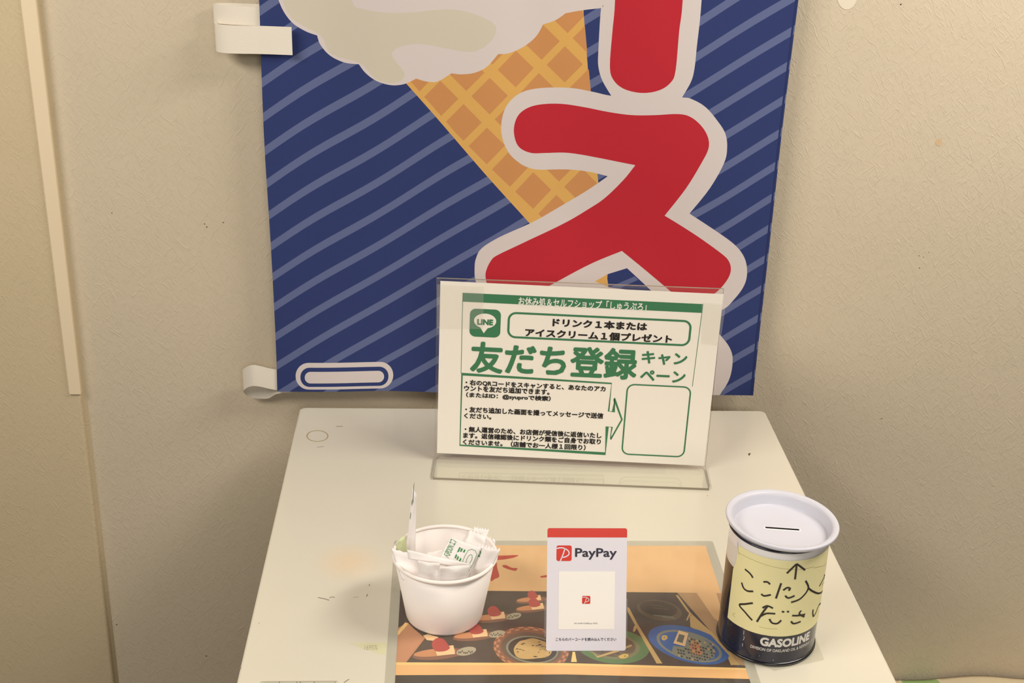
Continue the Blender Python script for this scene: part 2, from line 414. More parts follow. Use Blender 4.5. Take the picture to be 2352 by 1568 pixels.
# diagonal stripes: one family of parallel lines on the cloth
sl = [BP.uv(*p) for p in ((623, 494), (998, 273))]
def stripe_fit():
    L = [(617, 418), (622, 495), (626, 572), (630, 641), (635, 714), (638, 781), (640, 852)]
    E_ = [(955, 221), (998, 273), (1042, 321), (1087, 368), (1130, 414), (1171, 461), (1210, 507)]
    Rt = [(1828, 68), (1818, 153), (1803, 230), (1793, 307), (1782, 386), (1771, 461), (1764, 532)]
    m_ = np.mean([(BP.uv(*e)[1] - BP.uv(*l)[1]) / (BP.uv(*e)[0] - BP.uv(*l)[0]) for l, e in zip(L, E_)])
    c = [BP.uv(*l)[1] - m_ * BP.uv(*l)[0] for l in L]; d = [BP.uv(*r)[1] - m_ * BP.uv(*r)[0] for r in Rt]
    return m_, c[0], (c[-1] - c[0]) / 6, d[0], (d[-1] - d[0]) / 6
sm, c0, dc, d0, dd = stripe_fit()
sp = (dc + dd) / 2
kk = round((d0 - c0) / sp); sp2 = (d0 - c0) / kk if kk else sp
for k in range(-24, 30):
    c = c0 + sp2 * k; hw = 5.2
    us = np.arange(-260, 440, 14.0)
    f = lambda u: sm * u + c + 1.3 * math.sin(u / 26 + c / 300)
    up_ = [(u, f(u) + hw) for u in us]; dn = [(u, f(u) - hw) for u in us]
    regs.append((up_ + dn[::-1], strp))
he = [(p[0], p[1]) for p in bp_([(1722, 915), (1733, 800), (1760, 560), (1789, 300), (1827, 0), (1850, -190), (1856, -190), (1832, 0), (1794, 300), (1765, 560), (1738, 800), (1727, 915)])]
regs.append((he, hem))
cone = bp_([(860, 108), (932, 190), (1222, 520), (1402, 722), (1398, 660), (1375, 425), (1355, 212), (1341, 25), (1335, -60), (900, -60)])
regs.append((cone, yel))
A_, B_ = np.array([53.5, 53]), np.array([60, -61])
for a in range(-6, 12):
    for b in range(-4, 8):
        c = np.array([1011, 227]) + a * A_ + b * B_; q = []
        for s1, s2 in ((-1, -1), (1, -1), (1, 1), (-1, 1)): q.append(c + A_ * .39 * s1 + B_ * .35 * s2)
        P4 = np.array([BP.uv(*p) for p in q])
        # clip to the cone (convex clipping by the four edge lines)
        poly = [tuple(p) for p in P4]
        cl = bp_([(905, 160), (1222, 520), (1385, 703), (1400, 700), (1375, 425), (1355, 212), (1339, -5), (905, -5)])
        def clip(poly, p, q_):
            out = []; d = (q_[0] - p[0], q_[1] - p[1]); sd = lambda r: d[0] * (r[1] - p[1]) - d[1] * (r[0] - p[0])
            for i in range(len(poly)):
                a1, b1 = poly[i], poly[(i + 1) % len(poly)]; s_a, s_b = sd(a1), sd(b1)
                if s_a >= 0: out.append(a1)
                if (s_a > 0) != (s_b > 0) and abs(s_a - s_b) > 1e-9:
                    t = s_a / (s_a - s_b); out.append((a1[0] + t * (b1[0] - a1[0]), a1[1] + t * (b1[1] - a1[1])))
            return out
        e1 = bp_([(946, 190), (1236, 520)]); e2 = bp_([(1398, 660), (1341, 25)])
        poly = clip(poly, e1[0], e1[1])
        if len(poly) > 2: poly = clip(poly, e2[0], e2[1])
        if len(poly) > 2 and max(BP.at(*p)[2] for p in poly) < 700: regs.append((poly, org))
cream_px = [(615, -190, 1), (632, -40), (643, 12), (668, 52), (700, 74), (727, 84, 1), (735, 106), (757, 130), (790, 145), (824, 148, 1), (840, 168), (866, 186), (900, 195), (930, 192), (956, 180, 1), (980, 187), (1005, 187), (1037, 168, 1),
            (1060, 170), (1090, 166), (1118, 152), (1144, 123, 1), (1170, 121), (1205, 106), (1232, 84), (1248, 57, 1), (1276, 48), (1300, 32, 1), (1340, 25), (1381, 20, 1), (1420, -30, 1), (1420, -190, 1)]
regs.append((bp_(spline(cream_px, 5)), white))
shade_px = [(640, -190, 1), (645, -40), (652, 14), (676, 50), (735, 84), (760, 126), (828, 146), (862, 180), (905, 190), (930, 170), (900, 120), (960, 100), (1090, 118), (1140, 60), (1050, 22), (930, 28), (840, 22), (805, -10), (800, -190, 1)]
regs.append((bp_(spline(shade_px, 4)), shade))
bar_o = [(1392, -190, 1), (1388, 0), (1381, 22), (1375, 118), (1375, 154), (1384, 186), (1404, 220, 1), (1440, 290, 1), (1530, 290, 1), (1566, 223, 1), (1587, 186), (1595, 154), (1600, 107), (1611, 0), (1618, -190, 1)]
su_o = [(1151, 300), (1159, 250), (1187, 218), (1230, 205), (1307, 204), (1361, 212), (1404, 220), (1480, 226), (1566, 223), (1593, 229), (1621, 246), (1646, 275), (1664, 304), (1668, 336), (1661, 371), (1629, 429), (1583, 489, 1),
        (1646, 529), (1688, 561), (1710, 593), (1715, 628), (1707, 657), (1685, 686), (1660, 708), (1610, 722), (1560, 728), (1400, 730), (1250, 726), (1150, 705), (1106, 668), (1092, 640), (1090, 612), (1093, 590), (1106, 567), (1146, 543), (1218, 514), (1271, 486), (1343, 443), (1396, 405, 1),
        (1354, 396), (1307, 392), (1246, 392), (1220, 388), (1194, 375), (1166, 346)]
regs.append((bp_(spline(bar_o, 5)), white)); regs.append((bp_(spline(su_o, 5)), white))
bar_i = [(1418, -190, 1), (1413, 0), (1407, 71), (1401, 150), (1408, 182), (1432, 203), (1473, 212), (1513, 206), (1540, 188), (1551, 160), (1559, 71), (1567, 0), (1574, -190, 1)]
su_i = [(1180, 300), (1188, 268), (1209, 250), (1240, 242), (1289, 241), (1343, 248), (1396, 257), (1450, 263), (1504, 263), (1557, 261), (1586, 268), (1611, 289), (1625, 314), (1626, 339), (1611, 371), (1575, 432), (1527, 496, 1),
        (1599, 539), (1653, 577), (1672, 596), (1677, 619), (1666, 644), (1640, 671), (1600, 690), (1560, 684), (1541, 670), (1429, 578, 1), (1359, 606), (1264, 655), (1200, 690), (1150, 680), (1122, 655), (1115, 625), (1128, 595), (1146, 582), (1200, 559), (1296, 515), (1353, 481), (1391, 454), (1432, 413), (1455, 384), (1458, 379), (1450, 377), (1379, 364), (1307, 354), (1254, 354), (1218, 352), (1190, 335)]
regs.append((bp_(spline(bar_i, 5)), red)); regs.append((bp_(spline(su_i, 5)), red))
hole = [(1441, 618), (1396, 631), (1395, 640), (1398, 661), (1445, 668), (1480, 690), (1515, 692), (1498, 671)]
regs.append((bp_(hole), blue)); regs.append((bp_([(1396, 631), (1367, 647), (1398, 661), (1395, 645)]), yel))
regs.append((bp_([(1403, 660), (1459, 637), (1467, 645), (1425, 664)]), strp))
regs.append((bp_(spline([(1560, 740), (1625, 745), (1662, 778), (1680, 808), (1682, 838), (1675, 870), (1659, 897), (1640, 912), (1560, 915)], 5)), white))
pill = lambda x0, x1, y0, y1, r: bp_(rrect(x0, x1, y0, y1, r, 8))
regs.append((pill(679, 903, 833, 894, 30), white)); regs.append((pill(690, 892, 844, 888, 21), blue)); regs.append((pill(700, 882, 853.5, 880, 13), white))
cloth = printed('cloth', bol, regs, bmats, bfn, 11, bn, smooth=True, weld=.15)
# folded-back side hem at the left gives the cloth its thickness
def bnormal(co):
    u, v = co[0] / S, co[2] / S - ZT
    a = bfn(u + .5, v) - bfn(u - .5, v); b = bfn(u, v + .5) - bfn(u, v - .5); n = np.cross(a, b); return tuple(n / np.linalg.norm(n))
off_ = wl(bn)
cloth.data.normals_split_custom_set_from_vertices([bnormal([v.co[0] + off_[0] * S, 0, v.co[2] + off_[2] * S]) for v in cloth.data.vertices])
printed('lining', bol, [], [mat('banner_back', (70, 78, 120), .9, .1)], lambda u, v: BP.at(u, v, wave(u, v) - .7), 14, bn, smooth=True)
# white fabric loops along the pole side
loop_m = mat('white_webbing', (236, 228, 212), .8, .2, var=.03, vscale=40, bump=.3, bscale=600)
def band(name, path, z0, z1, m, parent, skew=0.0, th=.9, lean=0.0):
    """a strap following path [(x,y)] in plan between heights z0..z1 (sheared by skew along the path)"""
    P = openspline(path, 8); V, Fc = [], []; N = len(P); L = 0
    for i, p in enumerate(P):
        if i: L += math.dist(P[i], P[i - 1])
        t = np.array(P[min(i + 1, N - 1)]) - np.array(P[max(i - 1, 0)]); t /= np.linalg.norm(t) + 1e-9; q = np.array([-t[1], t[0]]) * th / 2
        zz = skew * L + lean * (p[1] - path[0][1])
        V += [(p[0] + q[0], p[1] + q[1], z0 + zz), (p[0] + q[0], p[1] + q[1], z1 + zz), (p[0] - q[0], p[1] - q[1], z1 + zz), (p[0] - q[0], p[1] - q[1], z0 + zz)]
        if i:
            b = 4 * i - 4
            for k in range(4): Fc.append((b + k, b + (k + 1) % 4, b + 4 + (k + 1) % 4, b + 4 + k))
    Fc += [(0, 1, 2, 3), (4 * N - 1, 4 * N - 2, 4 * N - 3, 4 * N - 4)]
    o = build(name, V, Fc, m, parent, smooth=False); fix(o); return o
e0 = BP.uv(671, 60)[0]; t0 = BP.uv(640, 59)[1]; t1 = BP.uv(640, 123)[1]; xl = BP.uv(497, 90)[0]; xe = BP.uv(600, 90)[0]
l = band('hanging_loop', [(e0, BY - 6.2), (xe, BY - 6.5), (xe - 25, BY - 9), (xl + 6, BY - 7), (xl - 1, BY + 3), (xl + 8, BY + 14), (xe - 10, BY + 9), (xe + 18, BY + 5)], t1, t0, loop_m, bn, .015)
l['label'] = 'upper white loop lapped over the front of the cloth'
t0 = BP.uv(560, 17)[1]; t1 = BP.uv(560, 60)[1]
band('hanging_loop', [(xe + 12, BY + 4), (xe - 12, BY + 4), (xl + 12, BY + 6), (xl - 3, BY + 13), (xl + 1, BY + 20), (xe - 30, BY + 20), (xe + 10, BY + 14)], t1, t0, loop_m, bn, .01)
t0 = BP.uv(610, 851)[1]; t1 = BP.uv(610, 898)[1]; xr = BP.uv(645, 880)[0]; xl2 = BP.uv(558, 880)[0]
band('hanging_loop', [(xr + 10, BY + 3), (xr - 8, BY + 2), (xl2 + 14, BY - 5), (xl2, BY + 4), (xl2 + 6, BY + 15), (xl2 + 26, BY + 17), (xr - 6, BY + 8), (xr + 12, BY + 5)], t1, t0, loop_m, bn, -.01, lean=-1.25)

# ------------------------------------------------------------------ acrylic sign holder and notice
yaw = -.07
X = np.array([math.cos(yaw), math.sin(yaw), 0]); Dn = np.array([-math.sin(yaw), math.cos(yaw), 0]); Uz = np.array([0, 0, 1.0])
cr = -.01; Xp = X * math.cos(cr) + Uz * math.sin(cr); Up = Uz * math.cos(cr) - X * math.sin(cr)
mid = np.array([145.48, 1292.8, 8.0]); PW, PH = 302.0, 208.4
NP = Plane(mid - Xp * PW / 2, Xp, Up)               # printed face of the notice
acr = clear('clear_acrylic', .985, .03, .012); acr_e = mat('acrylic_edge', (150, 142, 124), .2, .6)
sh = thing('sign_holder', 'clear acrylic L-shaped sign holder standing at the back of the table', 'sign holder', (146, 1285, 0))
def holder():
    th, r, W2 = 2.6, 7.0, PW / 2 + 2.5
    yb = 3.5                                        # back face offset behind the notice
    path = [(-44.0, 0.3)]                           # (depth from notice plane, z) along the underside
    path += [(-38, .3), (-30, .3), (yb + th - r, .3)]
    for k in range(1, 7):
        a = math.radians(90 * k / 6); path.append((yb + th - r + r * math.sin(a), .3 + r - r * math.cos(a)))
    path += [(yb + th, 60), (yb + th, 140), (yb + th, PH + 11)]
    V, Fc, MI = [], [], []; N = len(path); half = []
    for i, (d, z) in enumerate(path):
        t = np.array(path[min(i + 1, N - 1)]) - np.array(path[max(i - 1, 0)]); t = t / np.linalg.norm(t); q = np.array([-t[1], t[0]]) * th
        h = W2
        h0 = {0: W2 - 1.5}.get(i, W2)
        if i < 4: h0 += .0
        for (dd_, zz) in ((d, z), (d + q[0], z + q[1])):
            for s in (-1, 1):
                hh = h0 + (2.5 if False else 0)
                p = np.array([mid[0], mid[1], 0]) + X * s * hh + Dn * dd_ + Uz * zz; V.append(p)
    for i in range(N - 1):
        a, b = 4 * i, 4 * i + 4
        for q, m_ in (((a, a + 1, b + 1, b), 0), ((a + 2, b + 2, b + 3, a + 3), 0), ((a, b, b + 2, a + 2), 1), ((a + 1, a + 3, b + 3, b + 1), 1)): Fc.append(q); MI.append(m_)
    Fc += [(0, 2, 3, 1), (4 * N - 4, 4 * N - 3, 4 * N - 1, 4 * N - 2)]; MI += [1, 1]
    o = build('acrylic_sheet', V, Fc, [acr, acr_e], sh, mi=MI); fix(o)
holder()
nt_ = thing('notice', 'white paper notice with green headings and Japanese text in the sign holder', 'sign', (146, 1291, 8))
pap = mat('notice_paper', (246, 240, 228), .5, .4, var=.01)
grn = mat('notice_green', (58, 124, 84), .55); blk = mat('ink_black', (28, 24, 22), .6)
def sheet(name, pl, outline, th, m, parent, h0=0.0):
    n = len(outline); V = [pl.at(u, v, h0) for u, v in outline] + [pl.at(u, v, h0 - th) for u, v in outline]
    Fc = [tuple(range(n)), tuple(range(2 * n - 1, n - 1, -1))] + [(i, i + n, (i + 1) % n + n, (i + 1) % n) for i in range(n)]
    o = build(name, V, Fc, m, parent); fix(o); return o
# gentle bow so the sheet is not dead flat
sheet('paper', NP, [(0, 0), (PW, 0), (PW, PH), (0, PH)], .4, pap, nt_)
nf = lambda h: (lambda u, v: NP.at(u, v, h))
q = lambda x, y: NP.uv(980 + x / 3.0153, 620 + y / 3.0153)
def nline(pts, wd, m=grn, name='green_line', closed=False, h=.12):
    strokes(name, [[q(*p) for p in pts]], wd, m, nf(h), nt_, n=1, closed=closed)
def npoly(name, pts, m, h=.12):
    V = [NP.at(*p, h) for p in pts]; build(name, V, [tuple(range(len(V)))], m, nt_)
def qrect(x0, x1, ya, yb, y2a, y2b, r):           # crop corners TL(x0,ya) TR(x1,yb) BL(.,y2a) BR(.,y2b)
    a, b, c, d = q(x0, ya), q(x1, yb), q(x0, y2a), q(x1, y2b)
    return ((a[0] + c[0]) / 2, (b[0] + d[0]) / 2, (c[1] + d[1]) / 2, (a[1] + b[1]) / 2, r)
L_, R_, Bt, Tp, _ = qrect(248, 1912, 155, 237, 217, 298, 0)
npoly('header_band', [(L_, Bt), (R_, Bt), (R_, Tp), (L_, Tp)], grn)
nline([(249, 215), (238, 715)], .6); nline([(1906, 297), (1840, 806)], .6)
def nrr(x0, x1, y0, y1, r, wd, nm): strokes(nm, [rrect(x0, x1, y0, y1, r, 6)], wd, grn, nf(.12), nt_, n=1, closed=True)
x0, x1, y0, y1, _ = qrect(567, 1823, 297, 352, 463, 522, 0); nrr(x0, x1, y0, y1, 8, 2.4, 'rounded_frame')
a, b, c, d = q(1393, 792), q(1834, 810), q(1350, 1272), q(1776, 1294)
nrr((a[0] + c[0]) / 2, (b[0] + d[0]) / 2, (c[1] + d[1]) / 2, (a[1] + b[1]) / 2, 8, 1.7, 'rounded_frame')
nline([(245, 720), (1281, 785), (1260, 978), (1293, 981), (1299, 888), (1352, 1035), (1274, 1172), (1284, 1087), (1250, 1084), (1237, 1271), (230, 1212)], 1.8, name='arrow_frame', closed=True)
# messenger badge
x0, x1, y0, y1, _ = qrect(298, 512, 265, 275, 460, 468, 0)
npoly('badge', rrect(x0, x1, y0, y1, 6.5, 6), grn, .12)
bc = q(405, 352); bx, by = bc
bub = [(bx + 12.0 * math.cos(t), by + 8.6 * math.sin(t)) for t in [math.radians(k) for k in range(-75, 250, 8)]]
tail = q(395, 437)
bub = bub[:] + [(bx - 5, by - 7.9), (tail[0], tail[1]), (bx + 4.5, by - 8.1)]
npoly('speech_bubble', bub[:41] + [(tail[0], tail[1])], pap, .2)
def ntext(body, bl, br, h, m=blk, bold=.0, name='text_line', z=.2):
    a, b = q(*bl), q(*br); hh = h / 3.0153 / F * np.linalg.norm(mid - CAM) / .9
    v = (a[1] + b[1]) / 2; text(name, body, (a[0], b[0], v, v + hh), nf(z), m, nt_, bold * 1.5 + .004)
ntext('LINE', (349, 378), (460, 383), 38, grn, .035, z=.3)
wt = mat('print_white', (240, 238, 228), .6)
ntext('お休み処＆セルフショップ「しゅうぷろ」', (635, 240), (1520, 287), 54, wt, .012, z=.25)
ntext('ドリンク１本または', (870, 390), (1525, 422), 54, blk, .03)
ntext('アイスクリーム１個プレゼント', (680, 457), (1697, 510), 54, blk, .028)
ntext('友だち登録', (298, 708), (1450, 764), 208, grn, .019)
ntext('キャン', (1485, 648), (1800, 664), 86, grn, .02); ntext('ペーン', (1475, 768), (1788, 782), 76, grn, .02)
for body, bl, br in (('・右のQRコードをスキャンすると、あなたのアカ', (268, 800), (1238, 843)), ('ウントを友だち追加できます。', (258, 838), (850, 864)),
                     ('（またはID：@syuproで検索）', (272, 887), (858, 911)), ('・友だち追加した画面を撮ってメッセージで送信', (266, 983), (1222, 1030)),
                     ('ください。', (258, 1026), (448, 1034)), ('・無人運営のため、お店側が受信後に返信いたし', (262, 1122), (1210, 1164)),
                     ('ます。返信確認後にドリンク類をご自身でお取り', (252, 1163), (1205, 1208)), ('くださいませ。（店舗でお一人様１回限り）', (250, 1207), (1100, 1250))):
    ntext(body, bl, br, 40 if len(body) > 6 else 36, blk, .026)
tape = clear('clear_tape', .995, .15, .11)
def tapepiece(pts, h):
    V = [NP.at(*q(*p), h) for p in pts]; o = build('tape', V, [tuple(range(len(V)))], tape, nt_); o['label'] = 'clear tape'
tapepiece([(72, 98), (395, 112), (392, 408), (70, 402)], .5)
tapepiece([(1905, 222), (2072, 236), (2030, 522), (1900, 508)], .5)

# ------------------------------------------------------------------ payment card
lean = .40; cb = np.array([130.84, 954.2, .6])
CU = np.array([0, math.sin(lean), math.cos(lean)])
cw, chh = 71.6, 110.0
CP = Plane(cb - np.array([cw / 2, 0, 0]), (1, 0, 0), CU)
pc = thing('payment_card', 'white payment card with a red top band leaning back at the front of the table', 'card stand', (130.8, 965, 0))
cwhite = mat('card_white', (232, 228, 236), .12, .5, coat=.3); cred = mat('card_red', (214, 62, 48), .2, .5, coat=.3); stk = mat('sticker_white', (244, 240, 232), .45)
o = sheet('card', CP, rrect(0, cw, 0, chh, 2, 5), .8, cwhite, pc)
cq = lambda x, y: CP.uv(1220 + x / 4.75, 1190 + y / 4.75)
cf = lambda h: (lambda u, v: CP.at(u, v, h))
def cpoly(name, pts, m, h): V = [CP.at(*p, h) for p in pts]; return build(name, V, [tuple(range(len(V)))], m, pc)
vb = cq(600, 208)[1]
cpoly('red_band', [(0, vb), (cw, vb)] + [p for p in rrect(0, cw, 0, chh, 2, 5) if p[1] > vb], cred, .08)
def emblem(x0, x1, y0, y1, h, nm):
    a = cq(x0, y1); b = cq(x1, y0); w_ = b[0] - a[0]; hh = b[1] - a[1]
    cpoly(nm, rrect(a[0], b[0], a[1], b[1], w_ * .13, 5), cred, h)
    P = lambda s, t: (a[0] + s * w_, a[1] + t * hh)
    strokes(nm + '_stroke', [([P(.0, .80), P(.2, .84), P(.45, .83), P(.72, .70), P(.83, .52), P(.76, .36), P(.55, .26), P(.30, .22)], w_ * .075), ([P(.56, .82), P(.44, .45), P(.26, .0)], w_ * .075)], 1, cwhite, cf(h + .08), pc, n=5)
emblem(275, 443, 295, 465, .1, 'emblem')
a, b = cq(478, 450), cq(935, 325); text('lettering', 'PayPay', (a[0], b[0], a[1], b[1]), cf(.12), mat('ink_navy', (32, 28, 48), .4), pc, .022)
a, b = cq(296, 1210), cq(915, 580); o = sheet('sticker', CP, [(a[0], a[1]), (b[0], a[1]), (b[0], b[1]), (a[0], b[1])], .12, stk, pc, .16)
emblem(555, 645, 845, 932, .26, 'small_emblem')
a, b = cq(470, 1157), cq(725, 1136); text('serial_text', '00-cb4PvGd8Spqr18Zh', (a[0], b[0], a[1], b[1]), cf(.24), mat('ink_grey', (110, 104, 100), .6), pc)
a, b = cq(268, 1337), cq(928, 1300); text('lettering', 'こちらのバーコードを読み込んでください', (a[0], b[0], a[1], b[1]), cf(.12), mat('ink_navy', (32, 28, 48), .4), pc, .012)
# clear easel behind the card
def easel():
    V, Fc = [], []
    def plate(pts, nrm, th):
        b = len(V); n = len(pts); V.extend([np.array(p) for p in pts]); V.extend([np.array(p) + np.array(nrm) * th for p in pts])
        Fc.append(tuple(range(b, b + n))); Fc.append(tuple(range(b + 2 * n - 1, b + n - 1, -1)))
        for i in range(n): Fc.append((b + i, b + (i + 1) % n, b + n + (i + 1) % n, b + n + i))
    plate([CP.at(u, v, -1.0) for u, v in ((-1.8, 12), (cw + 1.5, 12), (cw + 1.5, 46), (-1.8, 46))], -CP.N, 1.6)
    top = CP.at(20, 44, -2.6); top2 = CP.at(cw - 20, 44, -2.6)
    plate([top, top2, (top2[0], top2[1] + 26, .3), (top[0], top[1] + 26, .3)], (0, 1, 0), 1.6)
    o = build('easel_back', V, Fc, clear('easel_acrylic', .9, .05, .1), pc); fix(o)
easel()

# ------------------------------------------------------------------ flyer under laminate
fl = thing('flyer', 'laminated photo flyer of boxed snacks lying flat under the cup and card', 'flyer', (116, 1025, 0.1))
fp = tp
fx0, fx1 = T.uv(910, 1522)[0], T.uv(1622, 1258)[0]; fy1 = T.uv(1400, 1253)[1]; fy0 = fy1 - 222
FN = ['peach', 'dark', 'wood', 'rail', 'raillight', 'salmon', 'blue', 'ring', 'green', 'greeni', 'brown', 'orange', 'bread', 'cream', 'cap', 'label', 'yellow', 'redink', 'tan', 'ink', 'cordial', 'under']
FC_ = [(228, 186, 134), (84, 68, 56), (186, 150, 108), (236, 186, 124), (246, 206, 132), (198, 142, 104), (66, 102, 168), (140, 140, 122), (96, 126, 78), (128, 126, 90), (140, 96, 74), (196, 134, 92), (204, 142, 96), (242, 204, 154), (184, 78, 68), (178, 166, 140), (214, 178, 92), (188, 66, 46), (202, 168, 110), (60, 52, 48), (110, 90, 72), (70, 60, 48)]
fm = [mat('flyer_' + n, c, .45, .4, var=(.25 if n in ('dark', 'cordial', 'bread', 'under') else .08), vscale=(60 if n in ('dark', 'bread', 'cordial') else 30)) for n, c in zip(FN, FC_)]
ix = {n: i for i, n in enumerate(FN)}
fr = []
def fa(pts, n, sp_=0): fr.append((fp(spline(pts, sp_) if sp_ else pts), ix[n]))
c5 = lambda x, y: (880 + x / 5.88, 1380 + y / 5.88); c6 = lambda x, y: (1300 + x / 5.6, 1340 + y / 5.6)
fa([(880, 1355), (1117, 1357), (1550, 1361), (1640, 1363), (1730, 1365), (1730, 1600), (880, 1600)], 'dark')
fa([(1555, 1361), (1700, 1363), (1740, 1500), (1740, 1535), (1700, 1527)], 'wood')
fa([(1600, 1362), (1645, 1362), (1670, 1440), (1640, 1420)], 'peach')
fa([c6(1590, 400), c6(1800, 560), c6(2000, 740), c6(2120, 900), c6(2220, 1050), c6(2120, 1050), c6(2060, 900), c6(1850, 680), c6(1600, 560)], 'tan')
fa([c6(1545, 470), c6(1590, 370), c6(1610, 380), c6(1560, 480)], 'tan')
fa([c5(0, 350), c5(110, 420), c5(330, 290), c5(420, 380), c5(560, 500), c5(480, 600), c5(290, 830), c5(0, 830)], 'salmon')
fa([c5(180, 430), c5(300, 290), c5(340, 310), c5(220, 450), c5(120, 520)], 'raillight')
fa([c5(290, 830), c5(330, 780), c5(560, 490), c5(570, 500), c5(345, 790), c5(310, 832)], 'orange')
# round pack with a checked rim
cx_, cy_ = 1220, 1490
def pell(cx, cy, rx, ry, rot, n): fr.append((fp(ellipse(cx, cy, rx, ry, rot, 56)), ix[n]))
pell(cx_, cy_, 87, 50, .12, 'brown')
for k in range(44):
    a = 2 * math.pi * k / 44
    for j in (0, 1):
        if (k + j) % 2: continue
        r0, r1 = 1 - .075 * j, .935 - .075 * j; a2 = a + 2 * math.pi / 44
        pts = [(cx_ + 87 * r * math.cos(t) * math.cos(.12) - 50 * r * math.sin(t) * math.sin(.12), cy_ + 87 * r * math.cos(t) * math.sin(.12) + 50 * r * math.sin(t) * math.cos(.12)) for r, t in ((r0, a), (r0, a2), (r1, a2), (r1, a))]
        fa(pts, 'orange')
pell(cx_, cy_, 70, 37, .12, 'cordial'); pell(cx_ + 2, cy_ + 2, 60, 31, .12, 'ring'); pell(cx_ + 3, cy_ + 2, 56, 28, .12, 'under')
random.seed(3)
fa([(1180, 1490), (1192, 1474), (1205, 1470), (1222, 1466), (1240, 1470), (1262, 1480), (1268, 1495), (1258, 1508), (1235, 1512), (1205, 1514), (1186, 1508)], 'tan', 3)
for k in range(60):
    x, y = random.uniform(1183, 1262), random.uniform(1471, 1511); w1, h1 = random.uniform(2, 7), random.uniform(1, 2.6)
    if ((x - 1224) / 42) ** 2 + ((y - 1491) / 23) ** 2 < 1: fa([(x, y), (x + w1, y + .6), (x + w1 - 1, y + h1), (x - 1, y + h1)], random.choice(['ink', 'label', 'under', 'yellow']))
# dark round pack
pell(1515, 1402, 52, 23, .16, 'cordial'); pell(1512, 1398, 44, 17, .16, 'dark')
for x, y, l in ((1492, 1388, 30), (1496, 1395, 40), (1500, 1412, 46), (1520, 1416, 30)): fa([(x, y), (x + l, y + 4), (x + l + 3, y + 6), (x + 2, y + 2.2)], 'ring' if y > 1400 else 'cordial')
# green round pack
pell(1408, 1484, 84, 40, .1, 'green'); pell(1406, 1484, 64, 30, .1, 'greeni'); pell(1404, 1483, 56, 25, .1, 'cordial')
fa([(1360, 1497), (1372, 1507), (1418, 1492), (1450, 1480), (1452, 1484), (1420, 1497), (1372, 1511)], 'tan')
for k in range(26):
    x, y = random.uniform(1372, 1450), random.uniform(1468, 1505); fa([(x, y), (x + 4, y), (x + 4, y + 1.4), (x, y + 1.4)], random.choice(['ink', 'greeni']))
fa([c6(670, 935), c6(740, 905), c6(800, 905), c6(805, 940), c6(760, 965), c6(700, 965)], 'yellow'); fa([c6(740, 935), c6(770, 925), c6(765, 945)], 'green')
# blue round pack
pell(1582, 1481, 96, 39, .27, 'blue'); pell(1583, 1484, 78, 31.5, .29, 'ring'); pell(1583, 1484, 71, 27, .29, 'blue')
fa([c6(1380, 800), c6(1530, 820), c6(1580, 650), c6(1700, 670), c6(1850, 770), c6(1925, 880), c6(1900, 960), c6(1800, 990), c6(1600, 970), c6(1450, 920), c6(1360, 880)], 'ring')
fa([c6(1590, 790), c6(1640, 720), c6(1730, 800), c6(1760, 900), c6(1690, 930), c6(1610, 880)], 'orange')
for i in range(15):
    for j in range(8):
        x, y = 1400 + i * 34 + j * 6, 800 - 150 + j * 38 + i * 9
        if 1385 < x < 1900 and y < 985 and not (x < 1560 and y < 815) and ((x - 1560) / 380) ** 2 + ((y - 820) / 190) ** 2 < 1 and random.random() < .8:
            fa([c6(x, y), c6(x + 24, y + 5), c6(x + 26, y + 26), c6(x + 2, y + 21)], random.choice(['ink', 'under', 'cordial', 'tan']))
fa([c6(1450, 605), c6(1575, 640), c6(1530, 810), c6(1380, 770)], 'cream'); fa([c6(1455, 650), c6(1530, 670), c6(1500, 770), c6(1420, 745)], 'ring')
for k in range(6):
    fa([c6(1460 + k * 11, 652 + k * 3), c6(1465 + k * 11, 653 + k * 3), c6(1434 + k * 11, 748 + k * 3), c6(1429 + k * 11, 747 + k * 3)], 'ink')
fa([c6(1225, 690), c6(1250, 665), c6(1300, 670), c6(1305, 710), c6(1265, 735), c6(1235, 725)], 'yellow'); fa([c6(1250, 692), c6(1275, 688), c6(1268, 708)], 'blue')
# wooden dividers and front rail
fa([c6(785, 300), c6(815, 320), c6(920, 520), c6(1060, 750), c6(1240, 1030), c6(1165, 1030), c6(1000, 740), c6(890, 540), c6(785, 350)], 'tan')
fa([c6(870, 560), c6(905, 520), c6(915, 560), c6(885, 620), c6(860, 620)], 'tan')
fa([c6(1410, 150), c6(1440, 150), c6(1600, 375), c6(1900, 660), c6(2240, 1050), c6(2205, 1050), c6(1850, 650), c6(1560, 360)], 'tan')
fa([c6(85, 880), c6(115, 880), c6(140, 1010), c6(65, 1010)], 'raillight')
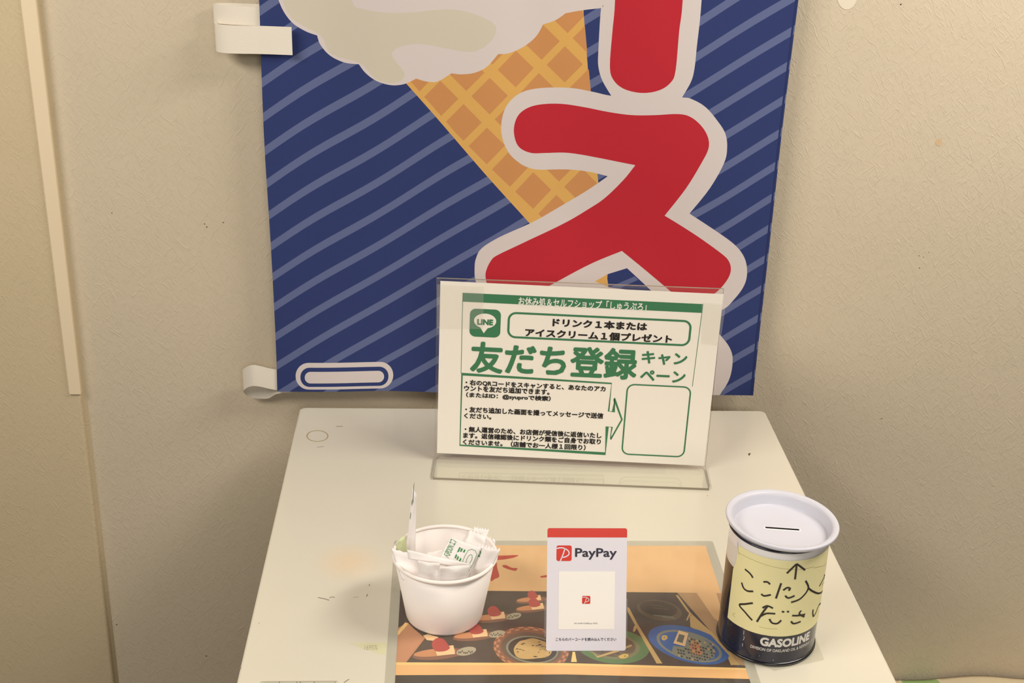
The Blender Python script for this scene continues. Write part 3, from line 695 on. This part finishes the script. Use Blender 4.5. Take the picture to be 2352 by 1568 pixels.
# skewered breads with cream squares, red caps and paper labels
def snack(cx, cy, s, lab=True, ang=-.1):
    pell(cx - 5 * s, cy + 20 * s, 58 * s, 12 * s, ang, 'brown'); pell(cx - 14 * s, cy + 17 * s, 46 * s, 8 * s, ang, 'bread')
    if lab: pell(cx + 55 * s, cy + 14 * s, 22 * s, 9 * s, ang * 2, 'label')
    if lab:
        for k in range(9):
            x = cx + (38 + 3.6 * k) * s; y = cy + (14 + random.uniform(-4, 3)) * s
            fa([(x, y), (x + 2.4 * s, y - .6), (x + 2.4 * s, y + 3 * s), (x, y + 3.6 * s)], 'ink')
    fa([(cx - 15 * s, cy + 6 * s), (cx + 27 * s, cy + 1 * s), (cx + 31 * s, cy + 20 * s), (cx - 8 * s, cy + 24 * s)], 'cream')
    fa([(cx - 20 * s, cy + 2 * s), (cx - 18 * s, cy - 8 * s), (cx - 8 * s, cy - 15 * s), (cx + 6 * s, cy - 12 * s), (cx + 17 * s, cy + 2 * s), (cx + 19 * s, cy + 8 * s), (cx + 8 * s, cy + 14 * s), (cx - 12 * s, cy + 14 * s)], 'cap', 3)
snack(1224, 1366, .62, False); snack(1228, 1384, .7, False); snack(1136, 1404, .8); snack(1094, 1444, .86); 
fa([c5(540, 470), c5(600, 450), c5(750, 490), c5(690, 540), c5(590, 530)], 'cream')
snack(1013, 1481, 1.05)
fa([(860, 1521), (1300, 1523), (1740, 1535), (1740, 1560), (1300, 1549), (860, 1551)], 'rail'); fa([(860, 1521), (1300, 1523), (1740, 1535), (1740, 1540), (1300, 1528.5), (860, 1527)], 'raillight')
fa([(860, 1551), (1300, 1549), (1740, 1560), (1740, 1640), (860, 1640)], 'under')
fa([(1142, 1277), (1160, 1276), (1190, 1275), (1183, 1280), (1165, 1284), (1142, 1286)], 'redink', 3)
fa([(1126, 1305), (1140, 1292), (1142, 1305), (1147, 1324), (1136, 1330), (1128, 1335), (1126, 1320)], 'redink', 3)
fa([(1154, 1299), (1162, 1298), (1175, 1304), (1188, 1305), (1186, 1310), (1180, 1311), (1158, 1304)], 'redink', 3)
fa([(1243, 1323), (1270, 1319), (1272, 1323), (1245, 1327)], 'redink', 3)
flat_o = [(fx0, fy0), (fx1, fy0), (fx1, fy1), (fx0, fy1)]
printed('print_sheet', flat_o, fr, fm, tf(.35), 0, fl)
lm = clear('laminate_film', .985, .09, .03)
mg = 9
sheet('laminate', T, rrect(fx0 - mg, fx1 + mg, fy0 - mg, fy1 + mg, 3, 4), .1, clear('laminate_under', .955, .2, .05), fl, .25)
V = [T.at(u, v, .6) for u, v in rrect(fx0 - mg, fx1 + mg, fy0 - mg, fy1 + mg, 3, 4)]
build('laminate', V, [tuple(range(len(V)))], lm, fl)
# small clear sheet peeking out below the tin
pf = tp([(1655, 1440), (1860, 1430), (1893, 1516), (1778, 1542), (1690, 1500)])
cs = sheet('clear_film', T, pf, .15, clear('film_clear', .97, .15, .02), None, .95)
cs.location = (0, 0, ZT * S)
for v in cs.data.vertices: v.co.z -= 0
tag(cs, 'small clear plastic film lying under the coin tin', 'plastic film')

# ------------------------------------------------------------------ paper cup
KX, KY = 3.9, 1011.3
cup = thing('paper_cup', 'white paper cup full of wrapped spoons', 'cup', (KX, KY, .7))
cupm = mat('cup_paper', (244, 236, 230), .45, .4, var=.015)
def rim_ring(R0, z, r, n=12): return [(R0 + r * math.cos(a), z + r * math.sin(a)) for a in [2 * math.pi * k / n for k in range(n + 1)]]
lathe('cup_body', [(.01, 2.2), (33.2, 2.2), (33.6, .2), (34.8, 0), (35.6, 2), (46.0, 63.5), (45.4, 63.5), (35.0, 4.5), (33.5, 3.4), (.01, 3.4)], KX, KY, cupm, cup, z0=.7)
o = lathe('rolled_rim', rim_ring(46.6, 65.0, 1.75), KX, KY, cupm, cup, z0=.7)

# ------------------------------------------------------------------ wrapped spoons in the cup
wrap_m = mat('wrapper_paper', (240, 234, 230), .5, .4, var=.03, vscale=60, bump=.4, bscale=260)
wrap_g = mat('wrapper_green', (58, 140, 76), .6)
def packet(name, label, quad, bulge=2.2, zig=0.0, seed=0, nu=14, nv=10, th=1.0, wr=.6, parent=None, cat='wrapped spoon', curl=0.0):
    """quad: four (px,py,Y) corners bl, br, tr, tl of a sealed paper sleeve; spoon inside makes the ridge"""
    rnd = random.Random(seed); q4 = [on_y(*c) for c in quad]
    e1, e2 = q4[1] - q4[0], q4[3] - q4[0]; N = np.cross(e1, e2); N /= np.linalg.norm(N)
    if N @ (CAM - q4[0]) < 0: N = -N
    ph = [rnd.uniform(0, 6.28) for _ in range(4)]
    def f(s, t, side):
        p = q4[0] * (1 - s) * (1 - t) + q4[1] * s * (1 - t) + q4[2] * s * t + q4[3] * (1 - s) * t
        core = math.exp(-((s - .5) / .22) ** 2) * min(1, 6 * t * (1 - t) * 2)
        h = bulge * core + wr * (math.sin(7 * s + ph[0]) * math.sin(5 * t + ph[1]) + .5 * math.sin(15 * t + ph[2] + 4 * s)) + curl * (2 * s - 1) ** 2
        return p + N * (h if side else (h - th - 1.2 * bulge * core))
    V, Fc = [], []
    for side in (1, 0):
        for j in range(nv + 1):
            for i in range(nu + 1):
                s, t = i / nu, j / nv
                if zig and j == nv: t += zig * (1 if i % 2 else -1)
                V.append(f(s, t, side))
    W = nu + 1; K = W * (nv + 1)
    for j in range(nv):
        for i in range(nu):
            a = j * W + i; Fc.append((a, a + 1, a + W + 1, a + W)); Fc.append((K + a, K + a + W, K + a + W + 1, K + a + 1))
    ring = [i for i in range(W)] + [j * W + nu for j in range(1, nv + 1)] + [nv * W + i for i in range(nu - 1, -1, -1)] + [j * W for j in range(nv - 1, 0, -1)]
    for i in range(len(ring)): a, b = ring[i], ring[(i + 1) % len(ring)]; Fc.append((a, K + a, K + b, b))
    o = build(name, V, Fc, wrap_m, None, base=tuple(q4[0]), smooth=True); fix(o)
    tag(o, label, cat, 'wrapped spoons in the paper cup')
    return o, (lambda u, v: f(u, v, 1) + N * .25)
w1, f1 = packet('wrapped_spoon', 'tall wrapped spoon standing upright at the left of the cup', [(928, 1300, 1030), (953, 1300, 1030), (957, 1136, 1046), (948, 1121, 1046)], 1.0, .01, 1, 8, 16, .9, .4)
w2, f2 = packet('wrapped_spoon', 'wrapped spoon hanging over the left rim of the cup', [(925, 1330, 985), (968, 1338, 990), (1000, 1285, 990), (898, 1258, 1002)], 1.2, .02, 2, 14, 10, .9, .8)
w3, f3 = packet('wrapped_spoon', 'narrow wrapped spoon lying across the front of the cup', [(940, 1284, 978), (1080, 1309, 984), (1082, 1295, 986), (935, 1262, 982)], 1.5, 0, 3, 18, 5, 1.6, .3)
w4, f4 = packet('wrapped_spoon', 'blank square wrapper end at the front left inside the cup', [(963, 1350, 976), (1010, 1356, 973), (1010, 1294, 974), (959, 1289, 974)], 1.6, .0, 4)
w5, f5 = packet('wrapped_spoon', 'blank square wrapper end at the front middle of the cup', [(1002, 1360, 972), (1066, 1358, 973), (1080, 1299, 972), (1009, 1302, 970)], 1.8, .0, 5)
w6, f6 = packet('wrapped_spoon', 'wrapped spoon with green printing slanting in the middle of the cup', [(1065, 1345, 986), (1010, 1284, 992), (1034, 1233, 1004), (1106, 1258, 998)], .8, 0, 6, 14, 12, .9, .3)
w7, f7 = packet('wrapped_spoon', 'wrapped spoon with a frayed end leaning on the right rim of the cup', [(1070, 1345, 990), (1112, 1338, 990), (1150, 1262, 992), (1098, 1250, 1002)], 1.0, .04, 7, 14, 10, .9, .9)
w8, f8 = packet('wrapped_spoon', 'crumpled wrapped spoon at the back right of the cup', [(1060, 1268, 1030), (1132, 1282, 1022), (1138, 1240, 1036), (1078, 1214, 1046)], 2.2, .05, 8, 14, 10, 1.0, 1.5)
w9, f9 = packet('wrapped_spoon', 'half-hidden wrapper deep in the middle of the cup', [(985, 1310, 1008), (1022, 1312, 1006), (1016, 1262, 1016), (980, 1269, 1016)], 1.2, .02, 9)
w10, f10 = packet('wrapped_spoon', 'thin wrapper edge poking up beside the back right rim', [(1080, 1250, 1040), (1108, 1262, 1036), (1124, 1217, 1044), (1088, 1210, 1048)], .8, .06, 10, 12, 8, .8, .8)
w11, f11 = packet('wrapped_spoon', 'pale green wrapper edge behind the left rim of the cup', [(910, 1275, 1018), (934, 1270, 1026), (932, 1228, 1030), (914, 1243, 1022)], .6, .03, 11, 8, 6, .8, .4)
w11.data.materials.clear(); w11.data.materials.append(mat('wrapper_pale_green', (206, 216, 168), .5))
# green printing on the middle wrapper: u runs from the right side back to the left, so text climbs the sleeve
g6 = lambda u, v: f6(1 - v, u)
text('green_lettering', 'F-SPOON エフ', (.28, .96, .04, .24), lambda u, v: f6(.72 + v, u), wrap_g, w6, .012)
strokes('green_lettering', [([(.42, .40), (.80, .40)], .05), ([(.42, .47), (.80, .47)], .05), ([(.42, .56), (.80, .56)], .05)], .05, wrap_g, lambda u, v: f6(1 - v, u), w6, n=1)
strokes('spoon_drawing', [([(.25, .66), (.82, .66), (.82, .95), (.25, .95)], .012), ([(.45, .80), (.55, .74), (.7, .75), (.75, .82), (.65, .88), (.5, .87), (.4, .84)], .012), ([(.1, .84), (.45, .81)], .012)], .012, wrap_g, lambda u, v: f6(1 - v, u), w6, n=3)
text('green_lettering', 'A2', (.03, .25, .72, .86), lambda u, v: f7(u, v), wrap_g, w7, .03)
strokes('green_print', [([(.15, .80), (.12, .86)], .10), ([(.2, .93), (.3, .985)], .28), ([(.1, .62), (.12, .70)], .08)], .1, mat('wrapper_green_dark', (70, 110, 70), .6), lambda u, v: f1(u, v), w1, n=1)

# ------------------------------------------------------------------ coin tin
TX, TY, TR = 298.0, 975.1, 43.6
tin = thing('coin_tin', 'round coin tin with white slotted lid and yellow handwritten note at the right', 'coin bank', (TX, TY, 1.0))
navy = mat('tin_navy', (24, 26, 48), .22, .5, coat=.4); tinw = mat('tin_white', (232, 230, 232), .25, .5, coat=.3)
note_m = mat('yellow_note', (238, 230, 176), .55, .4, var=.05, vscale=30); brn = mat('tin_brown', (80, 64, 50), .3, .5, var=.2, vscale=25); tape_w = mat('white_tape', (226, 220, 212), .35, .4)
marker = mat('marker_black', (46, 40, 34), .5); silver = mat('tin_bare', (200, 198, 200), .25, .5)
H = 119.0
K = Cyl(TX, TY, TR); tq = lambda x, y: K.uv(1600 + x / 3.35, 1100 + y / 3.35)
kf = lambda h: (lambda u, v: K.at(u, v, h))
half = math.pi * TR
WB = tq(255, 625)[1]
print('WB', WB)
def wrapfn(u, v): return K.at(u, v, 0)
zb = [tq(243, 1035)[1], tq(700, 1195)[1], tq(925, 1112)[1]]
NB = sum(zb) / 3; NT = H - 8.0; NL = (tq(285, 660)[0] + tq(243, 1030)[0]) / 2 + .5; NR = half * .86
print('note', zb, NL, 'gas', tq(485, 1270), tq(862, 1238), tq(415, 1290), tq(885, 1255))
regs = [([(-half, tq(165, 1060)[1] - 6), (NL + 3, tq(243, 1035)[1]), (NL + 3, 66), (-44, WB), (-half, WB)], 1),
        (spline([(NL - 6, tq(243, 900)[1] - 12), (NL - 3, 62), (NL + 2, 78), (NL + 4, 78), (NL + 4, 30), (NL - 8, 24)], 4), 0),
        ([(-half + .5, WB), (NL + 6, WB - 2), (NL + 6, H - 1), (-half + .5, H - 1)], 2), ([(-half, H - 12), (half, H - 12), (half, H + 1), (-half, H + 1)], 3)]
printed('tin_body', [(-half, 2.5), (half, 2.5), (half, H), (-half, H)], regs, [navy, brn, tape_w, tinw], wrapfn, 3.2, tin, smooth=True)
lathe('bottom_seam', [(.01, 1.2), (43, 1.2), (44.4, 1.4), (44.9, 2.2), (44.9, 3.0), (44.2, 3.8), (43.5, 4.0)], TX, TY, mat('tin_black', (18, 18, 26), .25, .5, coat=.3), tin)
lathe('top_rim', [(43.7, -.5), (44.8, .2), (45.0, 1.0), (44.6, 1.7), (43.8, 1.8), (43.3, 1), (43.3, -4)], TX, TY, navy, tin, z0=H - 1)
# the note: paper wrapped on the tin, slightly proud
nol = [(NL, NB), (NR, NB + 1), (NR, NT), (NL + 4, NT), (NL + 3, WB + 6), (NL, WB - 3)]
note = printed('yellow_note', nol, [], [note_m], kf(.5), 2.4, tin, smooth=True)
crease = mat('note_crease', (176, 168, 112), .6)
strokes('note_crease', [[tq(330, 565), tq(450, 625), tq(700, 690), tq(900, 670)], [tq(320, 480), tq(322, 530), tq(332, 580)], [tq(300, 1060), tq(282, 1040), tq(300, 1030)], [tq(480, 1130), tq(540, 1145), tq(620, 1148)], [tq(1000, 640), tq(940, 672), tq(900, 680)]], .35, crease, kf(.62), note)['kind'] = 'stuff'
hw_ = [[(768, 650), (762, 710), (755, 768)], [(693, 722), (730, 685), (768, 648)], [(768, 648), (800, 672), (832, 697)],
       [(375, 690), (405, 715), (425, 738), (435, 757)], [(350, 793), (365, 835), (395, 858), (438, 860)], [(515, 788), (545, 788), (566, 806)], [(498, 880), (522, 895), (572, 886)],
       [(650, 797), (632, 850), (610, 915)], [(665, 852), (695, 832), (717, 838), (706, 855)], [(680, 893), (705, 911), (752, 893)],
       [(835, 778), (852, 810), (856, 835), (838, 872), (790, 920), (725, 944)], [(856, 835), (890, 860), (938, 876), (972, 850), (995, 805)],
       [(1008, 655), (990, 720), (965, 775), (940, 822)], [(975, 742), (998, 735)], [(966, 775), (992, 765)], [(962, 808), (988, 795)], [(1008, 690), (1000, 740), (985, 800)],
       [(435, 950), (380, 958), (333, 966), (375, 1020), (430, 1083)],
       [(508, 988), (545, 972), (588, 990)], [(546, 975), (505, 1030), (465, 1095)], [(492, 1052), (540, 1030), (605, 1032)], [(560, 1072), (580, 1102), (620, 1107), (650, 1082)], [(655, 1014), (673, 1020)], [(694, 1013), (709, 1019)],
       [(733, 1046), (780, 1046), (832, 1036)], [(802, 1008), (788, 1034), (826, 1056)], [(724, 1090), (745, 1108), (798, 1092)], [(892, 1000), (890, 1030), (896, 1052), (915, 1020), (937, 965), (951, 955), (950, 985)]]
strokes('handwriting', [[tq(*p) for p in s] for s in hw_], 1.75, marker, kf(.66), note, n=6)
ga, gb = tq(485, 1268), tq(862, 1238); gz = (ga[1] + gb[1]) / 2
text('lettering', 'GASOLINE', (ga[0], gb[0], gz, gz + 9.2), kf(.15), mat('tin_print_white', (224, 220, 214), .35), tin, .05)
ga, gb = tq(415, 1283), tq(888, 1252); gz2 = (ga[1] + gb[1]) / 2
text('lettering', 'DIVISION OF OAKLAND OIL & REFINING CO.', (ga[0], gb[0], gz - 5.2, gz - 2.0), kf(.15), mat('tin_print_grey', (206, 202, 198), .35), tin, .03)
strokes('scratch', [[tq(366, 1165), tq(362, 1195)], [tq(362, 1205), tq(368, 1218), tq(358, 1238)], [tq(356, 1262), tq(352, 1285)], [tq(440, 1168), tq(452, 1176)], [tq(588, 1388), tq(591, 1394)], [tq(480, 1356), tq(483, 1359)]], .5, mat('tin_print_grey', (170, 166, 164), .35), kf(.2), tin, n=2)
# lid: a shallow dish pushed on slightly askew
lc = on_y(1800, 1200, TY)
tl = (-.035, .012); lz = H + 3.8
LX, LY = TX + 1.0, TY - 1
lid = lathe('lid', [(42.0, -8.0), (42.5, -1.0), (46.4, -.6), (48.6, .8), (49.3, 2.2), (49.4, 3.4), (48.9, 4.2), (48.0, 4.4), (46.6, 4.2), (44.8, 3.8), (43.6, 2.8), (42.6, .8), (41.4, -6.2), (41.0, -7.0), (40.4, -7.3), (39.8, -7.4), (.01, -7.4)], LX, LY, mat('lid_enamel', (204, 204, 213), .42, .4), tin, z0=lz, tilt=tl)
# coin slot with a turned edge, shade of the opening painted as a flat dark face
def slotpt(u, v, h): return (LX + u, LY + v, lz - 7.4 + h + tl[0] * u + tl[1] * v)
sa, sb = -15.2, 15.2; sl_o = rrect(sa, sb, -1.25, 1.25, 1.2, 4); ang = -.07
rot = lambda p: (p[0] * math.cos(ang) - p[1] * math.sin(ang) + 1.5, p[0] * math.sin(ang) + p[1] * math.cos(ang) + 1.0)
n = len(sl_o); big = rrect(sa - 1.4, sb + 1.4, -2.4, 2.4, 2.2, 4)
V = [slotpt(*rot(p), .05) for p in big] + [slotpt(*rot(p), .25) for p in sl_o]
build('slot_edge', V, [(i, (i + 1) % n, n + (i + 1) % n, n + i) for i in range(n)], tinw, lid, smooth=True)
V = [slotpt(*rot(p), .2) for p in sl_o]
build('coin_slot', V, [tuple(range(n))], mat('slot_shade', (14, 12, 12), .9, .1), lid)

# ------------------------------------------------------------------ cloth on a low stool at the right
st = thing('stool', 'low wooden stool under the striped cloth at the lower right', 'stool', (760, 1405, -ZT))
wd_ = mat('stool_wood', (150, 112, 76), .5, var=.2, vscale=20)
box('seat', 610, 900, 1340, 1470, -480, -458, wd_, st, bevel=4)
for x, y in ((635, 1362), (875, 1362), (635, 1448), (875, 1448)): box('leg', x - 14, x + 14, y - 14, y + 14, -ZT, -480, wd_, st, bevel=2)
cg = mat('cloth_green', (158, 186, 122), .9, .2, bump=.4, bscale=900); cc = mat('cloth_cream', (226, 210, 176), .9, .2, var=.04, bump=.4, bscale=900)
def towel():
    ol = rrect(596, 930, 1328, 1474, 10, 4)
    ga_ = [on_z(2069, 1553, -440)[0], on_z(2152, 1553, -440)[0]]
    rg = [([(ga_[0], 1100), (ga_[1], 1100), (ga_[1], 1500), (ga_[0], 1500)], 1)]
    fz = lambda u, v: (u, v, -440 + 5.5 * math.exp(-((u - 775) / 75) ** 2) + 1.2 * math.sin(u / 23) + .8 * math.sin(v / 19 + u / 40) - (6 * max(0, (v - 1440) / 34) ** 2))
    o = printed('folded_cloth', ol, rg, [cc, cg], fz, 9, None, (760, 1405, -452), smooth=True)
    s = o.modifiers.new('thickness', 'SOLIDIFY'); s.thickness = .007; s.offset = -1
    return o
tag(towel(), 'folded cream cloth with a broad green stripe at the lower right', 'cloth')

# ------------------------------------------------------------------ small marks on the wall
WP = Plane((0, WALL, 0), (1, 0, 0), (0, 0, 1))
wk = D.objects['wall_back']
dk = mat('wall_speck', (104, 84, 62), .8)
V, Fc = [], []
for x, y, r in ((470, 514, .7), (475, 521, .8), (513, 511, .7), (257, 489, .6), (2111, 587, .6), (2112, 615, .7), (2121, 590, .5), (2133, 579, .5), (474, 1506, .9), (268, 1434, .9), (2069, 10, .9), (2025, 961, .7), (160, 709, .8)):
    u, v = WP.uv(x, y); b = len(V); V += [WP.at(u + r * math.cos(a) * 1.2, v + r * math.sin(a), .15) for a in [k * math.pi / 4 for k in range(8)]]; Fc.append(tuple(range(b, b + 8)))
o = build('speck', V, Fc, dk, wk); o['kind'] = 'stuff'
V = [WP.at(*WP.uv(x, y), .3) for x, y in spline([(1925, -6), (1965, -8), (1962, 12), (1945, 22), (1930, 14)], 4)]
build('filler_patch', V, [tuple(range(len(V)))], mat('filler_white', (232, 222, 200), .7), wk)
V = [WP.at(*WP.uv(x, y), .2) for x, y in spline([(2150, 322), (2160, 318), (2163, 328), (2156, 336), (2149, 330)], 3)]
build('small_stain', V, [tuple(range(len(V)))], mat('wall_stain', (214, 186, 146), .7), wk)
flush_text()
